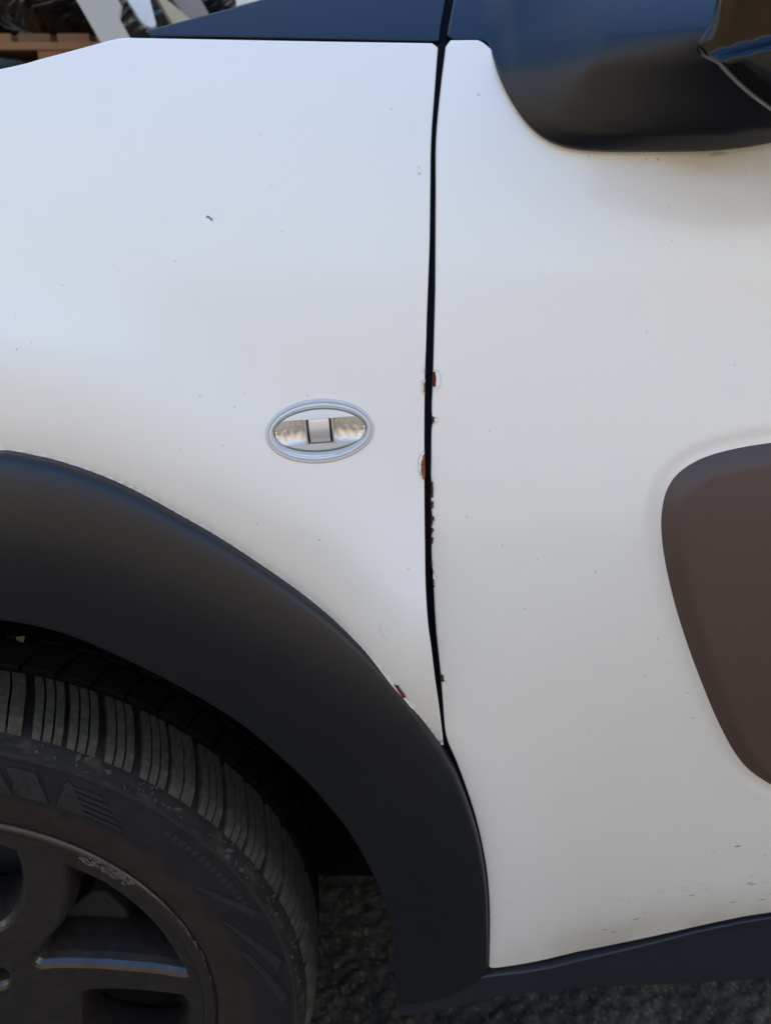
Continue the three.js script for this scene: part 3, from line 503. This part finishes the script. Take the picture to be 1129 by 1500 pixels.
  // raised marks on the sidewall
  const plate = (pts, h = 0.0011) => { // pts: [radius, degrees]
    const sm = []; for (let i = 0; i < pts.length; i++) { const a = pts[i], b = pts[(i + 1) % pts.length]; for (let k = 0; k < 5; k++) { const t = k / 5, r = a[0] + (b[0] - a[0]) * t, g = (a[1] + (b[1] - a[1]) * t) * Math.PI / 180; sm.push(new THREE.Vector2(r * Math.cos(g), r * Math.sin(g))); } }
    const g = new THREE.ExtrudeGeometry(new THREE.Shape(sm), { depth: h, bevelEnabled: true, bevelSize: 0.0004, bevelThickness: 0.0004, bevelSegments: 1 }), p = g.attributes.position;
    const prof = [[0.242, 0], [0.250, 0.0035], [0.262, 0.0055], [0.274, 0.0072], [0.284, 0.0078], [0.296, 0.0072], [0.308, 0.0052], [0.3165, 0.0046]];
    for (let i = 0; i < p.count; i++) { const r = Math.hypot(p.getX(i), p.getY(i)); let z = 0; for (let k = 0; k < prof.length - 1; k++) if (r >= prof[k][0] && r <= prof[k + 1][0]) z = prof[k][1] + (prof[k + 1][1] - prof[k][1]) * (r - prof[k][0]) / (prof[k + 1][0] - prof[k][0]); p.setZ(i, z + p.getZ(i)); }
    g.computeVertexNormals(); return g;
  };
  const markMat = new THREE.MeshPhysicalMaterial({ color: lin(0.019, 0.018, 0.0175), roughness: 0.7, specularIntensity: 0.6 });
  const marks = [];
  for (const a of [79.5, 73.5, 67.5]) { // slanted boxes with a small rosette in each
    marks.push(plate([[0.281, a - 3.6], [0.305, a - 0.2], [0.305, a + 4.2], [0.281, a + 0.9]], 0.0014));
    for (let k = 0; k < 4; k++) { const q = a + 0.4 + (k % 2) * 1.6 - 0.5 * (k > 1), r = 0.2895 + (k > 1 ? 0.007 : 0); marks.push(plate([[r - 0.0014, q - 0.35], [r + 0.0014, q - 0.35], [r + 0.0014, q + 0.35], [r - 0.0014, q + 0.35]], 0.0018)); }
  }
  marks.push(plate([[0.281, 57.2], [0.305, 61.8], [0.306, 62.6], [0.281, 62.4]], 0.0014));
  for (let k = 0; k < 5; k++) { const r = 0.283 + k * 0.0048, s = 60.4 + k * 0.6; marks.push(plate([[r, s - 9 + k * 0.7], [r + 0.0014, s - 9.2 + k * 0.7], [r + 0.0014, s], [r, s]], 0.0016)); }
  marks.push(plate([[0.279, 33], [0.284, 32], [0.309, 22], [0.303, 21.5]], 0.0012), plate([[0.276, 24], [0.282, 22], [0.309, 10], [0.303, 8]], 0.0012), plate([[0.277, 15], [0.284, 13.5], [0.308, 1], [0.302, 0]], 0.0012));
  for (let k = 0; k < 14; k++) marks.push(plate([[0.3005, 44 - k * 1.5], [0.3055, 44 - k * 1.5], [0.3055, 44.9 - k * 1.5], [0.3005, 44.9 - k * 1.5]], 0.0007));
  for (const a of [100, 150, 190, 240, 300]) marks.push(plate([[0.281, a - 6], [0.304, a - 3], [0.304, a + 8], [0.281, a + 5]], 0.0009));
  mesh('sidewall_mark', mergeGeometries(marks), markMat, wheel);
  // flecks of dried mud on the shoulder
  const fl = []; for (let i = 0; i < 130; i++) {
    const c = [9, 33, 52, 60, 66, 77, 84][Math.floor(rr(0, 6.99))], a = (rnd() < 0.55 ? c + rr(-3, 3) : rr(-8, 100)) * Math.PI / 180, k = rnd(), r = 0.3172 + 0.0085 * k, s = rr(0.0005, 0.0017) * (rnd() < 0.15 ? 2 : 1);
    const g = new THREE.TetrahedronGeometry(s, 1), p = g.attributes.position, J = [rr(0.5, 1.6), rr(0.4, 1.2), rr(0.1, 0.25)]; for (let q = 0; q < p.count; q++) { const h = 0.6 + 0.8 * hash(Math.round(p.getX(q) * 1e6) + i, Math.round(p.getY(q) * 1e6)); p.setXYZ(q, p.getX(q) * J[0] * h, p.getY(q) * J[1] * h, p.getZ(q) * J[2]); }
    g.computeVertexNormals(); g.rotateZ(rr(0, 6.3)); g.rotateY(0.7 * k + 0.2); g.rotateZ(a); g.translate(r * Math.cos(a), r * Math.sin(a), 0.0030 - 0.0095 * k); fl.push(g);
  }
  const flm = mesh('mud_fleck', merge(fl), new THREE.MeshStandardMaterial({ color: lin(0.055, 0.051, 0.045), roughness: 0.95 }), wheel); flm.userData.kind = 'stuff';
  // a stone caught in the tread
  { const g = new THREE.TetrahedronGeometry(0.006, 0), a = 78.5 * Math.PI / 180; g.scale(0.9, 1, 0.6); g.rotateZ(a); g.translate(0.338 * Math.cos(a), 0.338 * Math.sin(a), -0.125); mesh('trapped_stone', g, new THREE.MeshStandardMaterial({ color: lin(0.16, 0.15, 0.10), roughness: 0.9 }), wheel); }
  // rim
  const rimTex = dataTex(512, 512, (u, v, i, j) => { const k = 0.86 + 0.22 * (fbm(u * 24, v * 24) - 0.5) + 0.10 * (hash(i, j) - 0.5); return [k, k * 0.985, k * 0.96]; }, true);
  const rimMat = new THREE.MeshPhysicalMaterial({ color: lin(0.088, 0.074, 0.066), map: rimTex, roughness: 0.28, metalness: 0.6, clearcoat: 0.15, clearcoatRoughness: 0.3 });
  mesh('rim_flange', lathe([[0.224, -0.028], [0.226, -0.004], [0.2285, -0.0005], [0.2325, 0.0012], [0.2365, 0.0008], [0.2390, -0.0012], [0.2395, -0.006], [0.2380, -0.014]], 240), rimMat, wheel);
  mesh('rim_barrel', lathe([[0.228, -0.02], [0.216, -0.04], [0.205, -0.07], [0.200, -0.14], [0.212, -0.18], [0.235, -0.20]].map((q) => q), 120), new THREE.MeshStandardMaterial({ color: lin(0.008, 0.008, 0.008), roughness: 0.9, side: THREE.DoubleSide }), wheel);
  const holeA = [[0.214, 66], [0.190, 62], [0.158, 58.8], [0.124, 59.5], [0.110, 67], [0.105, 78], [0.106, 90], [0.110, 97], [0.118, 101], [0.145, 99.5], [0.195, 93.8], [0.214, 91], [0.217, 84], [0.2175, 74]];
  const holeB = [[0.215, 56], [0.2185, 46], [0.2190, 35], [0.2190, 25], [0.2190, 15], [0.2185, 8], [0.187, 12], [0.146, 19.5], [0.114, 28], [0.098, 33.5], [0.101, 42], [0.120, 44.5], [0.149, 46], [0.174, 49.5]];
  const face = new THREE.Shape(); face.absarc(0, 0, 0.2262, 0, Math.PI * 2);
  const ctr = (h, n) => { const v = h.map(([r, a]) => [r * Math.cos(a * Math.PI / 180), r * Math.sin(a * Math.PI / 180)]); return curve([...v, v[0]], n).slice(0, -1); };
  for (let q = 0; q < 4; q++) for (const h of [holeA, holeB]) { const c = q * Math.PI / 2, p = ctr(h, 4).map(([x, y]) => new THREE.Vector2(x * Math.cos(c) - y * Math.sin(c), x * Math.sin(c) + y * Math.cos(c))); face.holes.push(new THREE.Path(p)); }
  for (let q = 0; q < 4; q++) { const a = (47.6 + q * 90) * Math.PI / 180, h = new THREE.Path(); h.absarc(0.062 * Math.cos(a), 0.062 * Math.sin(a), 0.0165, 0, Math.PI * 2); face.holes.push(h); }
  const fg = new THREE.ExtrudeGeometry(face, { depth: 0.004, bevelEnabled: true, bevelSize: 0.010, bevelThickness: 0.030, bevelSegments: 5, curveSegments: 96 });
  fg.translate(0, 0, -0.0365); { const uv = fg.attributes.uv; for (let i = 0; i < uv.count; i++) uv.setXY(i, uv.getX(i) / 0.15, uv.getY(i) / 0.15); }
  mesh('rim_face', fg, rimMat, wheel, 'dark grey alloy rim with kerb scuffs');
  // kerb scuffs on the lip
  const sc = []; for (let i = 0; i < 46; i++) { const a = rr(41, 53.5) * Math.PI / 180, r = rr(0.2290, 0.2372), g = new THREE.BoxGeometry(rr(0.0006, 0.0016), rr(0.002, 0.008), 0.0009); g.rotateZ(rr(-0.35, 0.35)); g.rotateZ(a); g.translate(r * Math.cos(a), r * Math.sin(a), 0.0010); sc.push(g); }
  for (let i = 0; i < 40; i++) { const a = rr(5, 75) * Math.PI / 180, r = rr(0.2375, 0.2392), g = new THREE.BoxGeometry(0.0006, rr(0.002, 0.009), 0.0007); g.rotateZ(a); g.translate(r * Math.cos(a), r * Math.sin(a), -0.0004); sc.push(g); }
  const scm = mesh('kerb_scuff', merge(sc), new THREE.MeshStandardMaterial({ color: lin(0.12, 0.108, 0.095), roughness: 0.7, metalness: 0.2 }), wheel); scm.userData.kind = 'stuff';
  mesh('hub_cap', lathe([[0, -0.002], [0.024, -0.003], [0.027, -0.006], [0.028, -0.012]], 60), rimMat, wheel);
  for (let q = 0; q < 4; q++) { const a = (47.6 + q * 90) * Math.PI / 180, g = new THREE.CylinderGeometry(0.0085, 0.0085, 0.02, 6); g.rotateX(Math.PI / 2); g.translate(0.062 * Math.cos(a), 0.062 * Math.sin(a), -0.040); mesh('wheel_bolt', g, new THREE.MeshStandardMaterial({ color: lin(0.08, 0.08, 0.09), metalness: 0.8, roughness: 0.4 }), wheel); }
  mesh('brake_disc', lathe([[0.02, -0.085], [0.06, -0.082], [0.075, -0.105], [0.118, -0.105], [0.121, -0.11], [0.121, -0.125], [0.02, -0.125]], 100), new THREE.MeshStandardMaterial({ color: lin(0.045, 0.045, 0.045), metalness: 0.3, roughness: 0.7 }), wheel);
  const cal = []; { const s = new THREE.Shape(); for (const [r, a] of [[0.105, 12], [0.158, 14], [0.160, 24], [0.158, 33], [0.150, 36], [0.105, 34]]) { const x = r * Math.cos(a * Math.PI / 180), y = r * Math.sin(a * Math.PI / 180); cal.length ? s.lineTo(x, y) : s.moveTo(x, y); cal.push(1); } const g = new THREE.ExtrudeGeometry(s, { depth: 0.04, bevelEnabled: true, bevelSize: 0.003, bevelThickness: 0.003, bevelSegments: 2 }); g.translate(0, 0, -0.095); mesh('brake_caliper', g, new THREE.MeshStandardMaterial({ color: lin(0.014, 0.014, 0.014), roughness: 0.8 }), wheel); }
}

// ------------------------------------------------------------------ the yard behind the car
function at(u, v, d) { const r = ray(u, v); return CAM.clone().addScaledVector(r, d); }
const concrete = new THREE.MeshStandardMaterial({ map: yardTex, color: lin(0.5, 0.5, 0.5), roughness: 0.95 });
const shedMat = new THREE.MeshStandardMaterial({ color: lin(0.05, 0.042, 0.036), roughness: 0.9 });
{ // the shed wall that shades the car, and the platform the goods stand on
  struct('shed_wall', box(18, 5.8, 0.25, 0, GY + 2.9, -4.6), shedMat);
  struct('yard_wall', box(24, 4.2, 0.3, 0, GY + 2.1, 8.5), new THREE.MeshStandardMaterial({ map: yardTex, color: lin(1.0, 0.84, 0.62), roughness: 0.95 })); // sunlit rendered wall across the yard
}
const palletD = 2.75, pa = at(-80, 100, palletD), pb = at(150, 100, palletD);
{
  const h = pa.y - GY; struct('loading_platform', box(3.6, h, 1.9, -1.6, GY + h / 2, pa.z - 0.93), concrete);
}
const woodTex = dataTex(512, 256, (u, v, i, j) => { const g = fbm(u * 3, v * 40, 4), k = 0.62 + 0.3 * (g - 0.5) + 0.05 * (hash(i, j) - 0.5); return [k * 1.0, k * 0.72, k * 0.47]; }, true);
const wood = [0.40, 0.55, 0.32].map((k) => new THREE.MeshStandardMaterial({ map: woodTex, color: lin(k, k, k), roughness: 0.85 }));
{
  const p = thing('pallet', 'brown wooden pallet under black plastic sacks behind the white wing', 'pallet', [pa.x, pa.y + 0.002, pa.z]);
  const W = 0.8, D = 0.8, h = at(0, 53, palletD).y - pa.y, bh = h * 0.52;
  for (let i = 0; i < 3; i++) for (let j = 0; j < 3; j++) mesh('block', box(0.13, bh, 0.13, 0.02 + 0.065 + i * (W - 0.17) / 2, bh / 2, -0.07 - j * (D - 0.14) / 2), wood[(i + j) % 3], p);
  for (let j = 0; j < 3; j++) mesh('stringer', box(W, h * 0.22, 0.12, W / 2, bh + h * 0.11, -0.062 - j * (D - 0.14) / 2 + 0.004), wood[1], p);
  const nb = 6, bw = 0.112; for (let i = 0; i < nb; i++) mesh('board', box(bw, h * 0.24, D, bw / 2 + i * (W - bw) / (nb - 1), bh + h * 0.22 + h * 0.125, -D / 2), wood[i % 3], p);
}
const sackMat = new THREE.MeshPhysicalMaterial({ color: lin(0.010, 0.011, 0.014), roughness: 0.2, clearcoat: 1, clearcoatRoughness: 0.12 });
const dullSackMat = new THREE.MeshStandardMaterial({ color: lin(0.012, 0.012, 0.015), roughness: 0.75 });
function sack(label, c, s, sd, mat = sackMat) {
  const g0 = new THREE.IcosahedronGeometry(1, 40), p = g0.attributes.position;
  for (let i = 0; i < p.count; i++) {
    let x = p.getX(i), y = p.getY(i), z = p.getZ(i); const t = (x * 0.75 + y * 0.66), w = (x * 0.66 - y * 0.75);
    const w2 = w + 0.22 * vnoise(t * 2.4 + sd, z * 2.2) + 0.05 * vnoise(t * 7, w * 6 + sd); const wr = 0.085 * (Math.abs(vnoise(w2 * 10 + sd, t * 1.3 + z * 1.1) - 0.5) * 2 - 0.4) + 0.05 * (Math.abs(vnoise(w2 * 23 + sd, t * 2.6 + z * 1.5) - 0.5) * 2 - 0.4) + 0.16 * (fbm(x * 2 + sd, y * 2 + z * 1.7, 2) - 0.5);
    const k = 1 + wr; if (y < 0) y *= 0.8; p.setXYZ(i, x * k * s[0], y * k * s[1], z * k * s[2]);
  }
  const g = mergeVertices(g0.deleteAttribute('normal').deleteAttribute('uv'), 1e-5); g.computeVertexNormals();
  const m = mesh(numbered('plastic_sack'), g, mat, scene, label); m.position.copy(c); m.userData.category = 'sack'; m.userData.group = 'black sacks piled behind the car'; return m;
}
sack('large shiny black plastic sack lying on the wooden pallet', at(92, 0, 2.95), [0.30, 0.165, 0.28], 3);
sack('dull black sack at the far left edge, left of the large shiny sack', at(-28, 5, 3.1), [0.16, 0.17, 0.2], 11, dullSackMat);
sack('black sack low down in front of the pallet, just above the wing', at(-8, 106, 2.45), [0.14, 0.04, 0.1], 19, dullSackMat);
sack('black sack between the two pale boards', at(200, 18, 2.75), [0.12, 0.19, 0.2], 27);
sack('black sack behind the pale frame, above the windscreen trim', at(345, 12, 3.0), [0.19, 0.16, 0.18], 33);
// sheets and boards leaning on the pile: outline in pixels of one plane, extruded to their thickness
function board(pts, d, lean, th, mat, name, label, category, fold) {
  const c = at(pts[0][0], pts[0][1], d), n = new THREE.Vector3(lean[0], lean[1], 1).normalize();
  const pts3 = pts.map(([u, v]) => { const r = ray(u, v), t = c.clone().sub(CAM).dot(n) / r.dot(n); return CAM.clone().addScaledVector(r, t); });
  const X = new THREE.Vector3(1, 0, 0).addScaledVector(n, -n.x).normalize(), Y = n.clone().cross(X);
  const sh = new THREE.Shape(pts3.map((p) => { const q = p.clone().sub(c); return new THREE.Vector2(q.dot(X), q.dot(Y)); }));
  const g = new THREE.ExtrudeGeometry(sh, { depth: th, bevelEnabled: true, bevelSize: 0.002, bevelThickness: 0.002, bevelSegments: 2, curveSegments: 12 });
  const m = mesh(numbered(name), g, mat, scene, label); m.userData.category = category;
  m.matrixAutoUpdate = true; m.quaternion.setFromRotationMatrix(new THREE.Matrix4().makeBasis(X, Y, n)); m.position.copy(c).addScaledVector(n, -th); return m;
}
const paleMat = new THREE.MeshStandardMaterial({ color: lin(0.36, 0.335, 0.30), roughness: 0.7 }), whiteMat = new THREE.MeshStandardMaterial({ color: lin(0.56, 0.55, 0.52), roughness: 0.6 }), beigeMat = new THREE.MeshStandardMaterial({ color: lin(0.36, 0.31, 0.22), roughness: 0.8 }), greyMat = new THREE.MeshStandardMaterial({ color: lin(0.22, 0.20, 0.175), roughness: 0.8 });
board([[96, -30], [164, -30], [172, 0], [177, 10], [174, 28], [186, 50], [205, 80], [165, 90]], 2.3, [-0.25, 0.25], 0.006, paleMat, 'pale_sheet', 'pale grey folded sheet slanting beside the black sacks', 'sheet');
board([[180, -30], [214, -30], [219, 0], [228, 36], [223, 40], [214, 37], [204, 26], [196, 12], [188, 0]], 2.4, [0.2, 0.5], 0.012, whiteMat, 'pointed_sheet', 'bright white pointed sheet right of the pale grey folded sheet', 'sheet');
board([[214, -30], [232, -6], [244, 0], [277, 27], [280, 70], [262, 48], [238, 8]], 2.6, [0.3, 0.3], 0.03, beigeMat, 'wooden_plank', 'narrow beige wooden plank leaning left of the grey board', 'plank');
board([[242, -30], [288, -30], [294, 0], [308, 26], [318, 60], [285, 60], [270, 22], [254, 0]], 2.7, [0.1, 0.2], 0.02, greyMat, 'grey_board', 'dull grey-beige board leaning behind the windscreen trim', 'board');
board([[346, -20], [384, -20], [376, 2], [360, 5], [347, 9]], 2.5, [0, 0.3], 0.02, whiteMat, 'white_block', 'small white scrap resting above the black windscreen trim', 'scrap');
// dry leaves and grit blown under the car
{
  const g = []; for (let i = 0; i < 260; i++) { const s = rr(0.002, 0.008), q = new THREE.CircleGeometry(s, 6); q.scale(1, rr(0.4, 0.8), 1); q.rotateX(-Math.PI / 2 + rr(-0.6, 0.6)); q.rotateY(rr(0, 6.3)); q.rotateZ(rr(-0.5, 0.5)); const a = rnd() < 0.7; q.translate(a ? rr(-0.11, 0.06) : rr(-0.2, 0.7), GY + rr(0.008, 0.02), a ? rr(-0.46, -0.1) : rr(-0.5, 0.0)); g.push(q); }
  const m = mesh('leaf_litter', merge(g), new THREE.MeshStandardMaterial({ color: lin(0.055, 0.040, 0.024), roughness: 0.9, side: THREE.DoubleSide }), scene); m.userData = { kind: 'stuff', label: 'dry brown leaf litter on the asphalt behind the front tyre', category: 'leaves' };
}
scene.traverse((o) => { if (o.isMesh) { o.castShadow = true; o.receiveShadow = true; } });
renderer.render(scene, camera);
